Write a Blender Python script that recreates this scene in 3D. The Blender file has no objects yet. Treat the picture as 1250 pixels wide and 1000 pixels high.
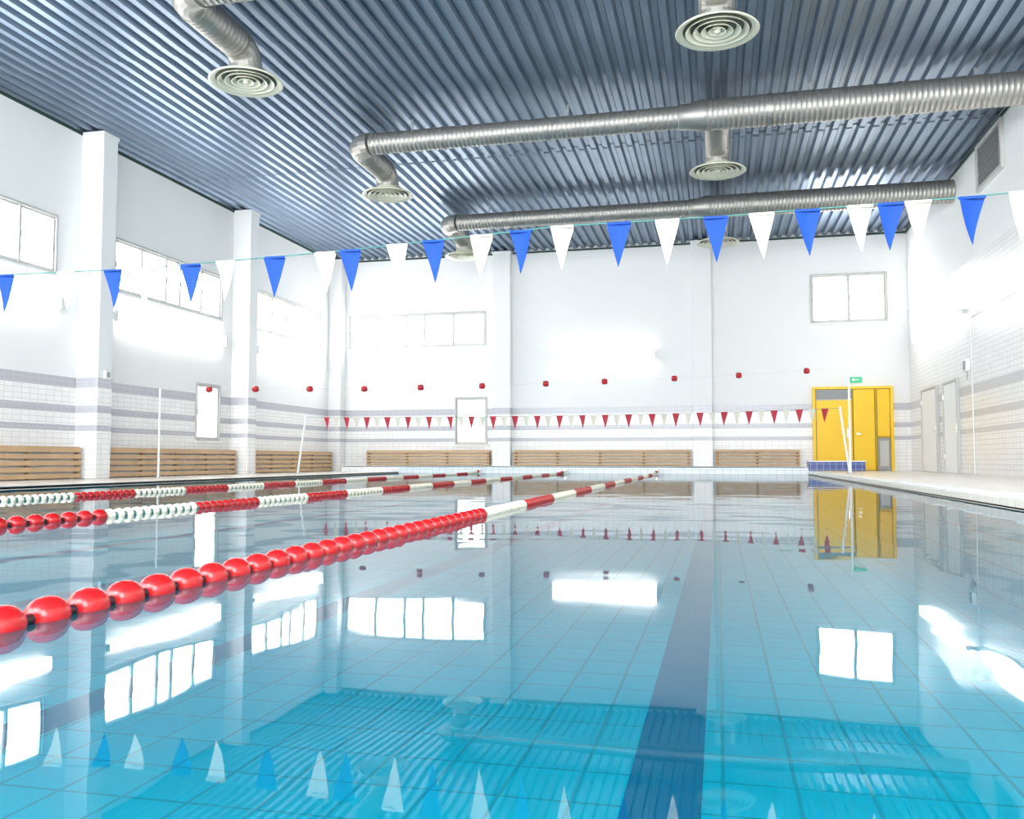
import bpy, bmesh, math, random
from mathutils import Vector, Matrix
random.seed(3)
S = bpy.context.scene
# ------------------------------------------------------------------ materials
def newmat(name):
    m = bpy.data.materials.new(name); m.use_nodes = True
    nt = m.node_tree
    for n in list(nt.nodes): nt.nodes.remove(n)
    out = nt.nodes.new('ShaderNodeOutputMaterial')
    return m, nt, out
def pmat(name, col, rough=0.5, metal=0.0, var=0.0, vscale=5.0, bump=0.0, emis=None, estr=0.0, spec=0.5):
    m, nt, out = newmat(name)
    b = nt.nodes.new('ShaderNodeBsdfPrincipled')
    b.inputs['Base Color'].default_value = (*col, 1)
    b.inputs['Roughness'].default_value = rough
    b.inputs['Metallic'].default_value = metal
    b.inputs['Specular IOR Level'].default_value = spec
    if emis:
        b.inputs['Emission Color'].default_value = (*emis, 1)
        b.inputs['Emission Strength'].default_value = estr
    if var > 0:
        tc = nt.nodes.new('ShaderNodeTexCoord')
        nz = nt.nodes.new('ShaderNodeTexNoise'); nz.inputs['Scale'].default_value = vscale
        nz.inputs['Detail'].default_value = 5
        nt.links.new(tc.outputs['Object'], nz.inputs['Vector'])
        mx = nt.nodes.new('ShaderNodeMix'); mx.data_type = 'RGBA'
        mx.inputs[6].default_value = (*[c*(1-var) for c in col], 1)
        mx.inputs[7].default_value = (*[min(1, c*(1+var)) for c in col], 1)
        nt.links.new(nz.outputs['Fac'], mx.inputs[0])
        nt.links.new(mx.outputs[2], b.inputs['Base Color'])
        if bump > 0:
            bp = nt.nodes.new('ShaderNodeBump'); bp.inputs['Strength'].default_value = bump
            bp.inputs['Distance'].default_value = 0.02
            nt.links.new(nz.outputs['Fac'], bp.inputs['Height'])
            nt.links.new(bp.outputs['Normal'], b.inputs['Normal'])
    nt.links.new(b.outputs[0], out.inputs[0])
    return m
def math_(nt, op, a, b=None):
    n = nt.nodes.new('ShaderNodeMath'); n.operation = op
    for i, v in enumerate((a, b)):
        if v is None: continue
        if isinstance(v, (int, float)): n.inputs[i].default_value = v
        else: nt.links.new(v, n.inputs[i])
    return n.outputs[0]
def tilemat(name, col, grout, tw, th, mortar, mode='wall', ztop=None, stripes=(), stripecol=(.6,.6,.62), rough=.25, var=0.03, paint=(.86,.87,.87)):
    m, nt, out = newmat(name)
    tc = nt.nodes.new('ShaderNodeTexCoord')
    sp = nt.nodes.new('ShaderNodeSeparateXYZ'); nt.links.new(tc.outputs['Object'], sp.inputs[0])
    cb = nt.nodes.new('ShaderNodeCombineXYZ')
    if mode == 'wall':
        nt.links.new(math_(nt, 'ADD', sp.outputs[0], sp.outputs[1]), cb.inputs[0])
        nt.links.new(sp.outputs[2], cb.inputs[1])
    else:
        nt.links.new(sp.outputs[0], cb.inputs[0]); nt.links.new(sp.outputs[1], cb.inputs[1])
    br = nt.nodes.new('ShaderNodeTexBrick'); br.offset = 0; br.squash = 1
    nt.links.new(cb.outputs[0], br.inputs['Vector'])
    br.inputs['Scale'].default_value = 1
    br.inputs['Brick Width'].default_value = tw; br.inputs['Row Height'].default_value = th
    br.inputs['Mortar Size'].default_value = mortar; br.inputs['Mortar Smooth'].default_value = .3
    br.inputs['Color1'].default_value = (*[c*(1-var) for c in col], 1)
    br.inputs['Color2'].default_value = (*[min(1, c*(1+var)) for c in col], 1)
    br.inputs['Mortar'].default_value = (*grout, 1)
    colout = br.outputs['Color']
    def mix(f, a, b):
        mx = nt.nodes.new('ShaderNodeMix'); mx.data_type = 'RGBA'
        nt.links.new(f, mx.inputs[0])
        for i, v in ((6, a), (7, b)):
            if isinstance(v, tuple): mx.inputs[i].default_value = (*v, 1)
            else: nt.links.new(v, mx.inputs[i])
        return mx.outputs[2]
    z = sp.outputs[2]
    for (a, b_) in stripes:
        f = math_(nt, 'MULTIPLY', math_(nt, 'GREATER_THAN', z, a), math_(nt, 'LESS_THAN', z, b_))
        f = math_(nt, 'MULTIPLY', f, math_(nt, 'SUBTRACT', 1.0, math_(nt, 'MULTIPLY', br.outputs['Fac'], .6)))
        colout = mix(f, colout, stripecol)
    b = nt.nodes.new('ShaderNodeBsdfPrincipled')
    b.inputs['Roughness'].default_value = rough
    if ztop is not None:
        f = math_(nt, 'GREATER_THAN', z, ztop)
        nz = nt.nodes.new('ShaderNodeTexNoise'); nz.inputs['Scale'].default_value = 1.3; nz.inputs['Detail'].default_value = 4
        nt.links.new(tc.outputs['Object'], nz.inputs['Vector'])
        pc = mix(nz.outputs['Fac'], tuple(c*.97 for c in paint), paint)
        colout = mix(f, colout, pc)
        nt.links.new(math_(nt, 'ADD', math_(nt, 'MULTIPLY', f, .45), rough), b.inputs['Roughness'])
    nt.links.new(colout, b.inputs['Base Color'])
    nt.links.new(b.outputs[0], out.inputs[0])
    return m
def emat(name, col, s):
    m, nt, out = newmat(name)
    e = nt.nodes.new('ShaderNodeEmission'); e.inputs[0].default_value = (*col, 1); e.inputs[1].default_value = s
    nt.links.new(e.outputs[0], out.inputs[0]); return m

STR = ((.95, 1.06), (1.3, 1.44), (1.78, 1.98))
M_wall = tilemat('wall_tile_paint', (.85,.845,.83), (.64,.63,.62), .2, .1, .006, ztop=1.98, stripes=STR, stripecol=(.47,.47,.51), paint=(.84,.84,.83))
M_wallR = tilemat('wall_tile_right', (.84,.835,.82), (.62,.61,.60), .2, .1, .007, ztop=4.6, stripes=STR, stripecol=(.57,.56,.59), paint=(.84,.84,.83))
M_deck = tilemat('deck_tile', (.80,.73,.65), (.62,.57,.51), .2, .2, .008, mode='floor', rough=.3)
M_pool = tilemat('pool_floor_tile', (.03,.84,1.0), (.012,.50,.58), .25, .3, .009, mode='floor', rough=.4, var=.04)
M_poolw = tilemat('pool_wall_tile', (.08,.82,.99), (.04,.48,.56), .25, .25, .009, rough=.4, var=.04)
M_white_t = tilemat('platform_tile', (.83,.84,.84), (.62,.64,.66), .2, .11, .008, rough=.25)
M_blue_t = tilemat('blue_tile', (.007,.035,.23), (.22,.30,.50), .16, .14, .008, rough=.2)
M_line = pmat('lane_line_tile', (.001,.012,.24), .4, var=.1, vscale=8)
M_white = pmat('white_paint', (.82,.83,.83), .45, var=.02)
M_frame = pmat('window_frame', (.52,.52,.49), .5, var=.03)
M_day = emat('daylight_glass', (.97,.99,1), 9.0)
M_fillN = emat('added_fill_glass', (.95,.98,1), 13.0)  # glowing panes of the added near-wall windows, used as fill light
M_dayS = emat('daylight_glass_small', (1,1,1), 2.5)
M_lamp = emat('lamp_diffuser', (1,.985,.95), 6.0)
M_ceil = pmat('corrugated_steel', (.195,.255,.335), .38, .85, var=.15, vscale=1.5)
M_duct = pmat('galvanized_duct', (.35,.34,.315), .45, .75, var=.15, vscale=6)
M_diff = pmat('diffuser_enamel', (.64,.64,.51), .4, var=.03)
M_darkin = pmat('diffuser_dark', (.12,.15,.12), .6, var=.05)
M_trim = pmat('dark_green_trim', (.02,.05,.045), .5, var=.1)
M_gut = pmat('gutter_dark', (.02,.06,.09), .4, var=.1)
M_wood = pmat('pine_slats', (.54,.36,.195), .5, var=.22, vscale=3, bump=.1)
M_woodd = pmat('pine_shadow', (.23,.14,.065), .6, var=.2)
M_red = pmat('red_float', (.42,.007,.009), .26, var=.08, vscale=20)
M_redd = pmat('red_marker', (.43,.01,.018), .4, var=.08, vscale=20)
M_cream = pmat('cream_float', (.76,.73,.59), .35, var=.05, vscale=20)
M_teal = pmat('teal_float', (.09,.24,.22), .35, var=.05)
M_cable = pmat('black_cable', (.012,.012,.016), .4, var=.1)
M_blueF = pmat('blue_pennant', (.002,.046,.28), .65, var=.06, vscale=8, spec=.25)
M_whiteF = pmat('white_pennant', (.62,.60,.51), .6, var=.03, vscale=8)
M_redF = pmat('red_pennant', (.42,.011,.032), .6, var=.06, vscale=8)
M_cord = pmat('green_cord', (.055,.20,.18), .6, var=.05)
M_thin = pmat('pale_cord', (.60,.62,.62), .6, var=.05)
M_yel = pmat('yellow_paint', (.90,.56,.0), .4, var=.03, vscale=2)
M_yeld = pmat('yellow_edge', (.45,.28,.0), .5, var=.04)
M_grey = pmat('grey_metal', (.29,.30,.30), .45, .3, var=.06)
M_green = pmat('exit_green', (.02,.40,.18), .4, var=.02, emis=(.05,.8,.4), estr=.15)
M_steel = pmat('stainless', (.7,.71,.72), .25, 1.0, var=.05)

# water: clear dielectric sheet (fresnel mix of mirror and tinted transmission, some cyan diffuse mixed in to lift brightness)
M_water, nt, out = newmat('pool_water')
tc = nt.nodes.new('ShaderNodeTexCoord')
mp = nt.nodes.new('ShaderNodeMapping'); mp.inputs['Scale'].default_value = (1.0, 1.4, 1)
nt.links.new(tc.outputs['Object'], mp.inputs[0])
n1 = nt.nodes.new('ShaderNodeTexNoise'); n1.inputs['Scale'].default_value = 1.5; n1.inputs['Detail'].default_value = 1; n1.inputs['Roughness'].default_value = .35
nt.links.new(mp.outputs[0], n1.inputs['Vector'])
bp = nt.nodes.new('ShaderNodeBump'); bp.inputs['Strength'].default_value = 1; bp.inputs['Distance'].default_value = .0028
nt.links.new(n1.outputs['Fac'], bp.inputs['Height'])
fr = nt.nodes.new('ShaderNodeFresnel'); fr.inputs['IOR'].default_value = 1.325
nt.links.new(bp.outputs[0], fr.inputs['Normal'])
tr = nt.nodes.new('ShaderNodeBsdfTransparent'); tr.inputs[0].default_value = (.38,.98,1.0,1)
df = nt.nodes.new('ShaderNodeBsdfDiffuse'); df.inputs[0].default_value = (.0,.70,1.0,1)
m0 = nt.nodes.new('ShaderNodeMixShader'); m0.inputs[0].default_value = .07
nt.links.new(tr.outputs[0], m0.inputs[1]); nt.links.new(df.outputs[0], m0.inputs[2])
gl = nt.nodes.new('ShaderNodeBsdfGlossy'); gl.inputs['Roughness'].default_value = .02
nt.links.new(bp.outputs[0], gl.inputs['Normal'])
mx = nt.nodes.new('ShaderNodeMixShader')
nt.links.new(fr.outputs[0], mx.inputs[0]); nt.links.new(m0.outputs[0], mx.inputs[1]); nt.links.new(gl.outputs[0], mx.inputs[2])
nt.links.new(mx.outputs[0], out.inputs[0])

# ------------------------------------------------------------------ mesh builder
class MB:
    def __init__(s): s.v=[]; s.f=[]; s.mi=[]; s.sm=[]; s.mats=[]
    def m(s, mat):
        if mat not in s.mats: s.mats.append(mat)
        return s.mats.index(mat)
    def add(s, vs, fs, mat, smooth=False):
        o=len(s.v); k=s.m(mat)
        s.v += [tuple(v) for v in vs]
        for f in fs: s.f.append([i+o for i in f]); s.mi.append(k); s.sm.append(smooth)
    def box(s, a, b, mat, bev=0.0):
        x0,x1=sorted((a[0],b[0])); y0,y1=sorted((a[1],b[1])); z0,z1=sorted((a[2],b[2]))
        bm=bmesh.new(); bmesh.ops.create_cube(bm,size=1)
        for v in bm.verts:
            v.co=Vector(((x0+x1)/2+v.co.x*(x1-x0),(y0+y1)/2+v.co.y*(y1-y0),(z0+z1)/2+v.co.z*(z1-z0)))
        if bev>0: bmesh.ops.bevel(bm,geom=bm.edges[:],offset=bev,segments=2,affect='EDGES',profile=.5)
        bm.verts.index_update()
        s.add([v.co[:] for v in bm.verts],[[v.index for v in f.verts] for f in bm.faces],mat); bm.free()
    def sweep(s, pts, radii, mat, n=16, caps=True, smooth=True):
        pts=[Vector(p) for p in pts]
        if not isinstance(radii,(list,tuple)): radii=[radii]*len(pts)
        T=[]
        for i in range(len(pts)):
            a=pts[max(i-1,0)]; b=pts[min(i+1,len(pts)-1)]
            T.append((b-a).normalized())
        up=Vector((0,0,1)) if abs(T[0].z)<.9 else Vector((0,1,0))
        N=(up-T[0]*up.dot(T[0])).normalized(); vs=[]
        for i,p in enumerate(pts):
            if i>0:
                q=T[i-1].rotation_difference(T[i]); N=q@N; N=(N-T[i]*N.dot(T[i])).normalized()
            B=T[i].cross(N)
            for k in range(n):
                a=2*math.pi*k/n; vs.append(p+(N*math.cos(a)+B*math.sin(a))*radii[i])
        fs=[]
        for i in range(len(pts)-1):
            for k in range(n):
                k2=(k+1)%n; fs.append([i*n+k,i*n+k2,(i+1)*n+k2,(i+1)*n+k])
        s.add(vs,fs,mat,smooth)
        if caps:
            s.add([vs[k] for k in range(n)],[list(range(n))[::-1]],mat)
            L=(len(pts)-1)*n; s.add([vs[L+k] for k in range(n)],[list(range(n))],mat)
    def lathe(s, c, prof, mat, n=40, smooth=True):
        vs=[];fs=[]
        for (r,z) in prof:
            for k in range(n):
                a=2*math.pi*k/n; vs.append((c[0]+r*math.cos(a),c[1]+r*math.sin(a),c[2]+z))
        for i in range(len(prof)-1):
            for k in range(n):
                k2=(k+1)%n; fs.append([i*n+k,i*n+k2,(i+1)*n+k2,(i+1)*n+k])
        s.add(vs,fs,mat,smooth)
    def obj(s, name):
        me=bpy.data.meshes.new(name); me.from_pydata(s.v,[],s.f)
        for m in s.mats: me.materials.append(m)
        me.polygons.foreach_set('material_index',s.mi); me.polygons.foreach_set('use_smooth',s.sm)
        me.update(); o=bpy.data.objects.new(name,me); S.collection.objects.link(o); return o

# dimensions
XL,XR,YB,YN,ZC = -12.15,5.23,26.5,-3.5,6.85
PX0,PX1,PY0,PY1 = -9.15,2.3,-.5,24.5
PZ=-.75
# ------------------------------------------------------------------ walls with openings
def P(axis, plane, out, u, d, z):
    return (plane+out*d, u, z) if axis=='x' else (u, plane+out*d, z)
def wall(name, axis, plane, out, u0, u1, z0, z1, holes, mat, th=.3):
    mb=MB()
    us=sorted({u0,u1,*[h[0] for h in holes],*[h[1] for h in holes]})
    zs=sorted({z0,z1,*[h[2] for h in holes],*[h[3] for h in holes]})
    for i in range(len(us)-1):
        for j in range(len(zs)-1):
            uc=(us[i]+us[i+1])/2; zc=(zs[j]+zs[j+1])/2
            if any(h[0]<uc<h[1] and h[2]<zc<h[3] for h in holes): continue
            mb.box(P(axis,plane,out,us[i],0,zs[j]),P(axis,plane,out,us[i+1],-th,zs[j+1]),mat)
    return mb.obj(name)
wn=[0]
def window(axis, plane, out, u0,u1,z0,z1, panes, glass=None):
    glass = glass or M_day
    wn[0]+=1; mb=MB(); fw=.05
    B=lambda a,b,c,d,d0,d1,mat,bev=.006: mb.box(P(axis,plane,out,a,d0,c),P(axis,plane,out,b,d1,d),mat,bev)
    B(u0,u1,z0,z0+fw,-.12,.03,M_frame); B(u0,u1,z1-fw,z1,-.12,.03,M_frame)
    B(u0,u0+fw,z0+fw,z1-fw,-.12,.03,M_frame); B(u1-fw,u1,z0+fw,z1-fw,-.12,.03,M_frame)
    B(u0-.05,u1+.05,z0-.05,z0-.002,.002,.07,M_white)
    tot=sum(panes); a=u0+fw; W=(u1-u0-2*fw); x=a
    for i,p in enumerate(panes):
        w=W*p/tot
        s=.045
        B(x+.008,x+w-.008,z0+fw+.004,z0+fw+s,-.09,.0,M_frame,.004); B(x+.008,x+w-.008,z1-fw-s,z1-fw-.004,-.09,.0,M_frame,.004)
        B(x+.008,x+s,z0+fw+s,z1-fw-s,-.09,.0,M_frame,.004); B(x+w-s,x+w-.008,z0+fw+s,z1-fw-s,-.09,.0,M_frame,.004)
        B(x+s,x+w-s,z0+fw+s,z1-fw-s,-.07,-.055,glass,0)
        B(x+s*.35,x+s*.75,(z0+z1)/2-.06,(z0+z1)/2+.06,0,.03,M_grey,.004)
        if i<len(panes)-1: B(x+w-.03,x+w+.03,z0+fw,z1-fw,-.12,.02,M_frame)
        x+=w
    return mb.obj('window_%d'%wn[0])
bayc=[.6,6.35,12.05,17.75,23.5]
holesL=[(c-2.05,c+2.05,3.88,5.02) for c in bayc]+[(18.75,19.8,.85,2.25)]
wall('wall_left','x',XL,1,YN,YB,-.3,7.1,holesL,M_wall)
for h in holesL[:-1]: window('x',XL,1,h[0],h[1],h[2],h[3],[.9,.9,.55,.9,.9])
window('x',XL,1,*holesL[-1],[1],M_dayS)
holesB=[(-11.65,-7.02,3.95,5.05),(2.62,4.70,4.3,5.72),(-8.04,-6.98,.85,2.35)]
wall('wall_back','y',YB,-1,XL-.3,XR+.3,-.3,7.1,holesB,M_wall)
window('y',YB,-1,*holesB[0],[.95,.95,.6,.95,1.0])
window('y',YB,-1,*holesB[1],[1,1]); window('y',YB,-1,*holesB[2],[1],M_dayS)
wall('wall_right','x',XR,-1,YN,YB,-.3,7.1,[],M_wallR)
holesN=[(-11.5,-7.0,1.2,5.6),(-6.0,-1.2,1.2,5.6),(-.2,4.6,1.2,5.6)]
wall('wall_near','y',YN,1,XL-.3,XR+.3,-.3,7.1,holesN,M_wall)
for h in holesN: window('y',YN,1,*h,[1,1,1,1],M_fillN)  # added windows behind the camera, unseen, brightening hall and pool floor
# columns
for y in (3.0,8.95,14.7,20.3):
    mb=MB(); mb.box((XL+.001,y,.031),(XL+.5,y+.42,ZC-.08),M_wall,.012)
    mb.box((XL+.001,y-.02,ZC-.08),(XL+.52,y+.44,ZC-.01),M_white,.008); mb.obj('wall_column')
mb=MB(); mb.box((XL+.001,YB-.42,.031),(XL+.42,YB-.001,ZC-.01),M_wall,.012)
mb.box((XL+.001,YB-.45,.031),(XL+.45,YB-.001,.13),M_white,.008); mb.obj('wall_column')
for x in (-6.75,-.72):
    mb=MB(); mb.box((x,YB-.3,.201),(x+.56,YB-.001,ZC-.08),M_wall,.012)
    mb.box((x-.02,YB-.32,ZC-.08),(x+.58,YB-.001,ZC-.01),M_white,.008); mb.obj('wall_column')
# ------------------------------------------------------------------ ceiling
mb=MB(); pitch=.25; prof=[]; x=XL-.1
while x<XR+.1:
    prof += [(x,ZC),(x+.10,ZC),(x+.135,ZC+.075),(x+.215,ZC+.075)]; x+=pitch
ys=[YN-.1,.5,6.3,12.2,18.0,23.8,YB+.1]
for i in range(len(ys)-1):
    off=.012*(i%2); vs=[];fs=[]
    for (px,pz) in prof: vs += [(px,ys[i]-.05,pz+off),(px,ys[i+1],pz+off)]
    for k in range(len(prof)-1): fs.append([2*k,2*k+1,2*k+3,2*k+2])
    mb.add(vs,fs,M_ceil)
mb.box((XL-.3,YN-.3,ZC+.12),(XR+.3,YB+.3,ZC+.2),M_grey)
mb.obj('ceiling')
mb=MB(); mb.box((XL+.001,YN,ZC-.07),(XL+.03,YB,ZC-.005),M_trim,.004); mb.obj('trim_1')
mb=MB(); mb.box((XL+.04,YB-.03,ZC-.06),(XR-.04,YB-.001,ZC-.005),M_trim,.004); mb.obj('trim_2')
mb=MB(); mb.box((XR-.03,YN,ZC-.07),(XR-.001,YB,ZC-.005),M_trim,.004); mb.obj('trim_3')
# ------------------------------------------------------------------ floor / pool
mb=MB()
mb.box((XL,YN,-.3),(PX0,YB,.03),M_deck)
mb.box((PX1,YN,-.3),(XR,YB,.08),M_deck)
mb.box((PX0,YN,-.3),(PX1,PY0,.03),M_deck)
mb.box((PX0,PY1,-.3),(PX1,YB,-.05),M_deck)
mb.obj('floor')
mb=MB()
mb.add([(PX0,PY0,PZ),(PX1,PY0,PZ),(PX1,PY1,PZ),(PX0,PY1,PZ)],[[0,1,2,3]],M_pool)
e=.002
mb.add([(PX0+e,PY0,PZ),(PX0+e,PY1,PZ),(PX0+e,PY1,.0),(PX0+e,PY0,.0)],[[0,1,2,3]],M_poolw)
mb.add([(PX1-e,PY0,PZ),(PX1-e,PY1,PZ),(PX1-e,PY1,.0),(PX1-e,PY0,.0)],[[0,1,2,3]],M_poolw)
mb.add([(PX0,PY0+e,PZ),(PX1,PY0+e,PZ),(PX1,PY0+e,.0),(PX0,PY0+e,.0)],[[0,1,2,3]],M_poolw)
mb.add([(PX0,PY1-e,PZ),(PX1,PY1-e,PZ),(PX1,PY1-e,.0),(PX0,PY1-e,.0)],[[0,1,2,3]],M_poolw)
for lx in (-.2,-2.9,-5.4,-7.9):
    w=.13
    mb.add([(lx-w,-.3,PZ+.004),(lx+w,-.3,PZ+.004),(lx+w,22.6,PZ+.004),(lx-w,22.6,PZ+.004)],[[0,1,2,3]],M_line)
    mb.add([(lx-.5,22.6,PZ+.004),(lx+.5,22.6,PZ+.004),(lx+.5,22.85,PZ+.004),(lx-.5,22.85,PZ+.004)],[[0,1,2,3]],M_line)
mb.box((PX0-.07,PY0,.0),(PX0,PY1,.04),M_gut,.006)
mb.box((PX1,PY0,.0),(PX1+.05,PY1,.022),M_gut,.004)
mb.box((PX1+.008,PY0,.023),(PX1+.28,PY1,.1),M_white_t,.01)
mb.obj('swimming_pool')
mb=MB(); mb.add([(PX0,PY0,0),(PX1,PY0,0),(PX1,PY1,0),(PX0,PY1,0)],[[0,1,2,3]],M_water); mb.obj('pool_water')
mb=MB(); mb.box((PX0+.001,PY1+.001,-.049),(PX1-.001,YB-.001,.2),M_white_t); mb.box((-10.95,PY1+.001,.031),(PX0,YB-.001,.2),M_white_t)
mb.box((-10.97,PY1+.001,.17),(PX1-.03,PY1+.25,.215),M_white,.01)
mb.obj('end_platform')
mb=MB(); mb.box((PX1,PY1+.02,.101),(3.72,PY1+.42,.34),M_blue_t); mb.box((PX1-.02,PY1+.01,.335),(3.74,PY1+.44,.365),M_white_t,.008)
mb.obj('blue_tiled_step')
# ------------------------------------------------------------------ slatted bench covers
def slats(axis,plane,out,u0,u1,z0,z1,n=5):
    mb=MB(); d=.26; h=(z1-z0)/n
    B=lambda a,b,c,e_,d0,d1,mat,bev=.006: mb.box(P(axis,plane,out,a,d0,c),P(axis,plane,out,b,d1,e_),mat,bev)
    for i in range(n): B(u0,u1,z0+i*h+.014,z0+(i+1)*h-.022,d-.03,d,M_wood)
    for i in range(3): B(u0,u1,z1-.025,z1,.02+i*.075,.08+i*.075,M_wood)
    k=max(2,int((u1-u0)/1.1)); 
    for i in range(k+1):
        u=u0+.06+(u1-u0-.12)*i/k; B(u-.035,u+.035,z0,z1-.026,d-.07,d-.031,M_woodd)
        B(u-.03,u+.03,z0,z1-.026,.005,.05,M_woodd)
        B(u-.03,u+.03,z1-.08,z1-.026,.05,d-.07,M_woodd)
    B(u0+.1,u1-.1,z0+.04,z1-.08,.07,.13,M_white)
    mb.obj('slatted_wood_bench')
for (a,b) in ((9.5,14.6),(15.2,20.2),(20.8,25.9)): slats('x',XL,1,a,b,.035,.64)
for (a,b) in ((-10.9,-6.85),(-6.1,-.8),(-.1,2.25)): slats('y',YB,-1,a,b,.205,.68,5)
# ------------------------------------------------------------------ wall lights
def lamp(axis,plane,out,u0,u1,z0,z1):
    mb=MB(); B=lambda a,b,c,e_,d0,d1,mat,bev=.008: mb.box(P(axis,plane,out,a,d0,c),P(axis,plane,out,b,d1,e_),mat,bev)
    B(u0,u1,z0+.06,z1-.06,.001,.06,M_white); n=2; L=(u1-u0)/n
    for i in range(n):
        B(u0+i*L+.012,u0+(i+1)*L-.012,z0,z1,.061,.17,M_lamp,.03)
        B(u0+i*L,u0+i*L+.012,z0+.02,z1-.02,.061,.15,M_white,.003); B(u0+(i+1)*L-.012,u0+(i+1)*L,z0+.02,z1-.02,.061,.15,M_white,.003)
    mb.obj('wall_light')
for c in bayc: lamp('x',XL,1,c-2.05,c+2.05,3.22,3.5)
lamp('y',YB,-1,-4.92,-1.82,3.34,3.74)
for (a,b) in ((20.8,25.2),(15.1,19.7),(9.4,14),(3.7,8.3),(-2,2.6)): lamp('x',XR,-1,a,b,3.5,3.75)  # lamps out of view toward the camera are added for consistent light
# ------------------------------------------------------------------ ducts and diffusers
def arc(c,a,b,r,n=5):
    c=Vector(c);a=Vector(a);b=Vector(b); o=c-a*r+b*r; res=[]
    for i in range(n+1):
        t=math.pi/2*i/n; res.append(o-b*r*math.cos(t)+a*r*math.sin(t))
    return res
def straight(a,b,step=.15,rib=.012,r=.2):
    a=Vector(a);b=Vector(b);L=(b-a).length;n=max(1,int(L/step));pts=[];rad=[]
    for i in range(n):
        for (t,k) in ((0,0),(.80,0),(.86,rib),(.94,rib)):
            pts.append(a+(b-a)*((i+t)/n)); rad.append(r+k)
    pts.append(b);rad.append(r); return pts,rad
def diffuser(x,y,z):
    mb=MB(); c=(x,y,z)
    mb.lathe(c,[(.24,.16),(.26,.10),(.50,.035),(.54,.0),(.525,-.012),(.44,.03)],M_diff)
    for r in (.40,.30,.20,.11): mb.lathe(c,[(r-.055,.05),(r,-.004),(r+.012,-.008),(r+.004,.004),(r-.045,.055)],M_diff)
    mb.lathe(c,[(.05,.03),(.035,-.01),(.001,-.015)],M_diff)
    mb.lathe(c,[(.46,.045),(.25,.075),(.001,.075)],M_darkin)
    mb.obj('ceiling_diffuser')
DZ=6.45
def duct(Y0):
    mb=MB()
    XA=-6.75; XM=.05
    drop=[(XA,Y0+1.7,6.12),(XA,Y0+1.7,6.16)]
    pts=[Vector(p) for p in drop]+arc((XA,Y0+1.7,DZ),(0,0,1),(0,-1,0),.28,4)
    mb.sweep(pts,.235,M_duct,20,smooth=False)
    p,r=straight((XA,Y0+1.42,DZ),(XA,Y0+.32,DZ),.085,.007,.225); mb.sweep(p,r,M_duct,24)
    pts=arc((XA,Y0,DZ),(0,-1,0),(1,0,0),.32,4); mb.sweep(pts,.225,M_duct,20,smooth=False)
    p,r=straight((XA+.32,Y0,DZ),(-.45,Y0,DZ),.085,.004,.2); mb.sweep(p,r,M_duct,28)
    mb.sweep([(-.62,Y0,DZ),(-.60,Y0,DZ),(-.42,Y0,DZ),(-.2,Y0,DZ),(-.18,Y0,DZ)],[.20,.225,.225,.285,.285],M_duct,24)
    p,r=straight((-.2,Y0,DZ),(XR-.01,Y0,DZ),.085,.004,.268); mb.sweep(p,r,M_duct,28)
    for xx in (.9,3.0): mb.sweep([(xx,Y0,DZ),(xx+.05,Y0,DZ)],.283,M_duct,24)
    for xx in (-5.0,-3.0): mb.sweep([(xx,Y0,DZ),(xx+.05,Y0,DZ)],.212,M_duct,24)
    p,r=straight((XM,Y0+.2,DZ),(XM,Y0+1.42,DZ),.085,.007,.225); mb.sweep(p,r,M_duct,24)
    pts=arc((XM,Y0+1.7,DZ),(0,1,0),(0,0,-1),.28,4)+[Vector((XM,Y0+1.7,6.12))]
    mb.sweep(pts,.235,M_duct,20,smooth=False)
    for xx in (-5.6,-2.6,1.6,4.2):
        mb.box((xx-.015,Y0-.01,DZ+.18),(xx+.015,Y0+.01,ZC+.02),M_grey)
    mb.obj('ventilation_duct')
    diffuser(XA,Y0+1.7,5.98); diffuser(XM,Y0+1.7,5.98)
for Y0 in (4.1,9.85,15.6,21.4): duct(Y0)
# ------------------------------------------------------------------ lane ropes
def bead(mb,x,y,z,r,L,mat,n=14):
    prof=[(-.5,.30),(-.48,.50),(-.40,.74),(-.27,.92),(-.10,1),(.10,1),(.27,.92),(.40,.74),(.48,.50),(.5,.30)]
    mb.sweep([(x,y+p*L,z) for p,_ in prof],[r*k for _,k in prof],mat,n)
def rope(X,start,per,spaced):
    mb=MB(); y=-.3; i=0
    zf=lambda y: .008 if y<22.5 else .008+.07*((y-22.5)/2)**2
    while y<start-.02:
        bead(mb,X,y,.008,.049,.108,M_red,20); y+=.148
    y=start+.03
    while y<24.3:
        s=int((y-start)/per)
        mat=M_cream if s%2==0 else M_red
        L=.070 if (spaced and mat is M_cream) else .086
        bead(mb,X,y,zf(y)+.002,.043,L,mat,12)
        if mat is M_cream and spaced: mb.sweep([(X,y+.034,zf(y)),(X,y+.066,zf(y))],.026,M_teal,10)
        y+=.10; i+=1
    pts=[(X,PY0+.02,.008)]+[(X,a*.5,zf(a*.5)) for a in range(0,49)]+[(X,24.44,.09)]
    mb.sweep(pts,.014,M_cable,8)
    mb.box((X-.03,24.40,.06),(X+.03,24.468,.14),M_steel,.005)
    mb.obj('lane_rope')
rope(-1.65,6.1,1.35,False); rope(-4.18,5.4,1.03,True); rope(-6.66,7.1,1.0,True)
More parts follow.
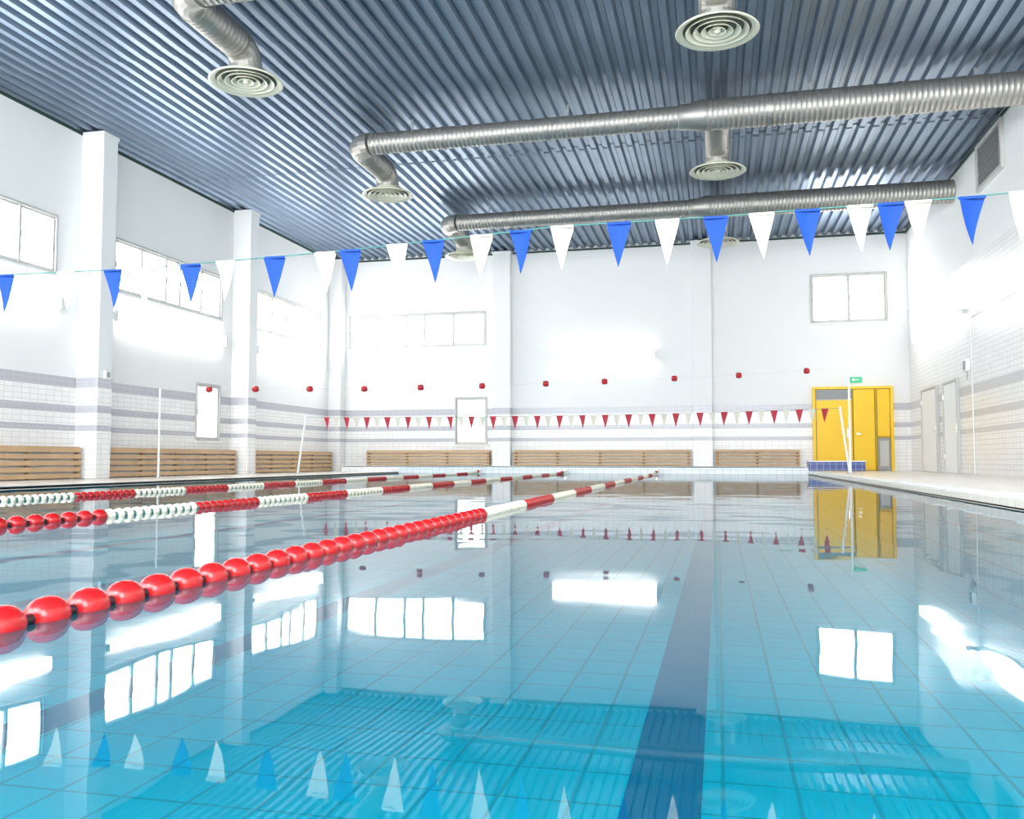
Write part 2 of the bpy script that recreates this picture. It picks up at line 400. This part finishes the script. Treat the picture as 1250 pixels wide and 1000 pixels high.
# ------------------------------------------------------------------ pennant lines
def pennant(mb,x,y,z,w,L,mat,ang):
    n=6; vs=[];fs=[]
    ca,sa=math.cos(ang),math.sin(ang)
    sway=random.uniform(-.012,.012)
    for i in range(n+1):
        t=i/n; ww=w*(1-t)+.004
        for j,u in enumerate((-.5,-.17,.17,.5)):
            dx=u*ww; dy=(.25-u*u)*.10*w*4*(1-t)+ .02*math.sin(t*2.5)
            vs.append((x+dx*ca-dy*sa+sway*t, y+dx*sa+dy*ca, z-t*L))
    for i in range(n):
        for j in range(3): a=i*4+j; fs.append([a,a+1,a+5,a+4])
    mb.add(vs,fs,mat,True)
    mb.box((x-w/2,y-.004,z-.004),(x+w/2,y+.006,z+.012),mat,.002)
def lerp(tab,x):
    for (a,b) in zip(tab,tab[1:]):
        if x<=b[0]: return a[1]+(b[1]-a[1])*(x-a[0])/(b[0]-a[0])
    return tab[-1][1]
mb=MB(); ZT=[(-12.15,2.05),(-5.1,1.755),(-3.9,1.745),(-2.4,1.79),(-.95,1.865),(.0,1.865),(1.4,1.89),(2.4,1.93),(5.3,2.2)]
mb.sweep([(x,5.4,lerp(ZT,x)) for x in (-12.14,-8,-5.1,-3.9,-2.4,-.95,0,1.4,2.4,5.22)],.0042,M_cord,6)
xs=[-7.1,-6.8,-6.5,-6.2,-5.95,-5.65,-5.38,-5.09,-4.57,-4.18,-3.92,-3.56,-3.29,-2.92,-2.55,-2.37,-2.04,-1.79,-1.465,-1.207,-.94,-.585,-.289,0,.268,.53,.82,.99,1.135,1.42,1.68,1.94,2.2,2.47]
whites={-4.57,-3.92,-3.29,-2.55,-2.04,-1.465,-.94,-.289,.268,.82,1.135,1.68,2.2,-5.38,-5.95,-6.5,-7.1}
for x in xs:
    pennant(mb,x,5.4,lerp(ZT,x)-.008,.146,.265,M_whiteF if x in whites else M_blueF,random.uniform(-.35,.35))
for x,d in ((XL,1),(XR,-1)): mb.box((x+d*.001,5.37,lerp(ZT,x)-.03),(x+d*.03,5.43,lerp(ZT,x)+.03),M_steel,.004)
mb.obj('pennant_line')
def post(mb,x,y,z0,z1,lean=0,r=.022,mat=M_white):
    mb.sweep([(x,y,z0+.02),(x+lean,y,z1)],r,mat,12)
    mb.lathe((x,y,z0),[(.001,.03),(.06,.03),(.075,.001),(.001,.001)],M_steel,20)
    mb.lathe((x+lean,y,z1),[(r,0),(r*1.3,.01),(r*1.2,.03),(.001,.04)],mat,12)
mb=MB(); FY=19.9; f=lambda x: 1.40+.09*((x+4)/6.4)**2*(1 if x>-4 else .35)
mb.sweep([(-9.85,FY,1.43)]+[(x*.5,FY,f(x*.5)) for x in range(-19,6)],.004,M_cord,6)
x=-9.3;i=0
while x<2.45:
    pennant(mb,x,FY,f(x)-.008,.15,.29,M_redF if i%2==0 else M_whiteF,random.uniform(-.3,.3)); x+=.262; i+=1
post(mb,-10.05,FY,.031,1.43,.2); post(mb,2.70,FY,.101,1.49,-.17)
mb.obj('pennant_line')
# false start rope with red floats and its posts
GT=[(-11.05,1.81),(-9.2,1.84),(-7.07,1.85),(-4.74,1.92),(-2.29,2.02),(-.88,2.09),(.43,2.16),(1.82,2.26),(2.68,2.30)]
gy=lambda x: 15.8+(x+11.05)*.2776
mb=MB()
mb.sweep([(x,gy(x),z) for x,z in GT],.0022,M_thin,6)
for x in (1.82,.43,-.88,-2.29,-3.47,-4.74,-5.96,-7.07,-8.14,-9.2,-10.1):
    z=lerp(GT,x)
    mb.sweep([(x-.06,gy(x),z),(x-.05,gy(x),z),(x,gy(x),z-.005),(x+.05,gy(x),z),(x+.06,gy(x),z)],[.02,.055,.062,.055,.02],M_redd,14)
post(mb,-11.05,15.8,.031,1.80,0,.02); post(mb,2.68,gy(2.68),.101,2.27,0,.022)
mb.obj('false_start_rope')
# ------------------------------------------------------------------ doors
mb=MB(); Y=YB
def B(x0,x1,z0,z1,d0,d1,mat,bev=.006): mb.box((x0,Y-d0,z0),(x1,Y-d1,z1),mat,bev)
zb=.081; zt=2.46
B(2.62,2.70,zb,zt,.001,.12,M_yel); B(4.69,4.77,zb,zt,.001,.12,M_yel); B(2.70,4.69,zt-.07,zt,.001,.12,M_yel)
B(2.72,3.68,zb+.01,2.08,.03,.08,M_yel); B(3.72,4.28,zb+.01,2.38,.03,.08,M_yel)
B(3.685,3.715,zb,2.38,.02,.06,M_yeld); B(4.285,4.34,zb,2.38,.001,.10,M_yeld)
B(2.72,3.68,2.12,2.38,.03,.06,M_grey)
for i in range(7): B(2.74,3.66,2.14+i*.034,2.155+i*.034,.06,.085,M_grey,.002)
B(4.35,4.68,1.05,2.38,.03,.07,M_yel); B(4.35,4.68,1.0,1.045,.02,.09,M_yeld)
B(4.35,4.68,zb+.01,.99,.03,.06,M_grey); B(4.40,4.63,.2,.93,.061,.075,M_frame)
B(3.54,3.57,1.0,1.28,.08,.12,M_steel); B(3.78,3.9,1.1,1.14,.08,.13,M_steel)
mb.obj('door_1')
def wdoor(n,y0,y1):
    mb=MB(); x=XR
    def B(a,b,z0,z1,d0,d1,mat,bev=.006): mb.box((x-d0,a,z0),(x-d1,b,z1),mat,bev)
    B(y0,y0+.07,.081,2.22,.001,.07,M_frame); B(y1-.07,y1,.081,2.22,.001,.07,M_frame); B(y0+.07,y1-.07,2.15,2.22,.001,.07,M_frame)
    B(y0+.075,y1-.075,.09,2.145,.01,.05,M_white)
    B(y0+.14,y0+.26,1.08,1.11,.05,.10,M_steel); B(y0+.13,y0+.17,1.0,1.2,.05,.06,M_steel)
    for z in (.4,1.8): B(y1-.085,y1-.06,z,z+.12,.05,.075,M_steel)
    mb.obj('door_%d'%n)
wdoor(2,23.2,24.9); wdoor(3,21.3,22.6)
mb=MB(); mb.box((3.62,YB-.02,2.56),(3.98,YB-.001,2.74),M_white,.004); mb.box((3.63,YB-.08,2.57),(3.97,YB-.021,2.73),M_green,.008)
mb.box((3.70,YB-.086,2.62),(3.78,YB-.081,2.69),M_white); mb.box((3.80,YB-.086,2.645),(3.9,YB-.081,2.665),M_white); mb.obj('exit_sign')
mb=MB(); x=XR; mb.box((x-.001,17.75,5.85),(x-.03,19.3,6.72),M_grey,.006)
for (a,b,c,d) in ((17.7,17.8,5.8,6.76),(19.25,19.35,5.8,6.76),(17.8,19.25,5.8,5.88),(17.8,19.25,6.68,6.76)): mb.box((x-.001,a,c),(x-.07,b,d),M_frame,.006)
for i in range(14): mb.box((x-.031,17.81,5.89+i*.056),(x-.06,19.24,5.91+i*.056),M_grey,.003)
mb.obj('air_vent')
mb=MB(); mb.box((XR-.001,20.35,2.28),(XR-.10,20.6,2.55),M_white,.015); mb.box((XR-.101,20.38,2.31),(XR-.11,20.57,2.5),M_grey,.004)
mb.sweep([(XR-.05,20.47,2.28),(XR-.05,20.47,2.1)],.01,M_grey,8); mb.obj('wall_speaker')
mb=MB(); mb.box((XL+.501,14.85,1.97),(XL+.56,15.0,2.13),M_white,.01); mb.box((XL+.561,14.88,2.0),(XL+.566,14.97,2.1),M_grey,.002); mb.obj('thermostat')
mb=MB(); mb.sweep([(XR-.02,20.2,.09),(XR-.02,20.2,3.4)],.012,M_white,8); mb.sweep([(XR-.02,20.2,3.4),(XR-.02,15.0,3.4)],.012,M_white,8); mb.obj('electrical_conduit')

# ------------------------------------------------------------------ world, camera
w=bpy.data.worlds.new('World'); S.world=w; w.use_nodes=True
w.node_tree.nodes['Background'].inputs[0].default_value=(.9,.95,1,1); w.node_tree.nodes['Background'].inputs[1].default_value=1
cam=bpy.data.cameras.new('camera'); co=bpy.data.objects.new('camera',cam); S.collection.objects.link(co); S.camera=co
cam.sensor_width=36; cam.lens=1077/1250*36; cam.clip_start=.02
co.location=(0,0,.4); co.rotation_euler=(math.radians(90+3.24),0,math.radians(13.17))
S.view_settings.view_transform='Standard'; S.view_settings.look='None'
S.view_settings.exposure=0.85
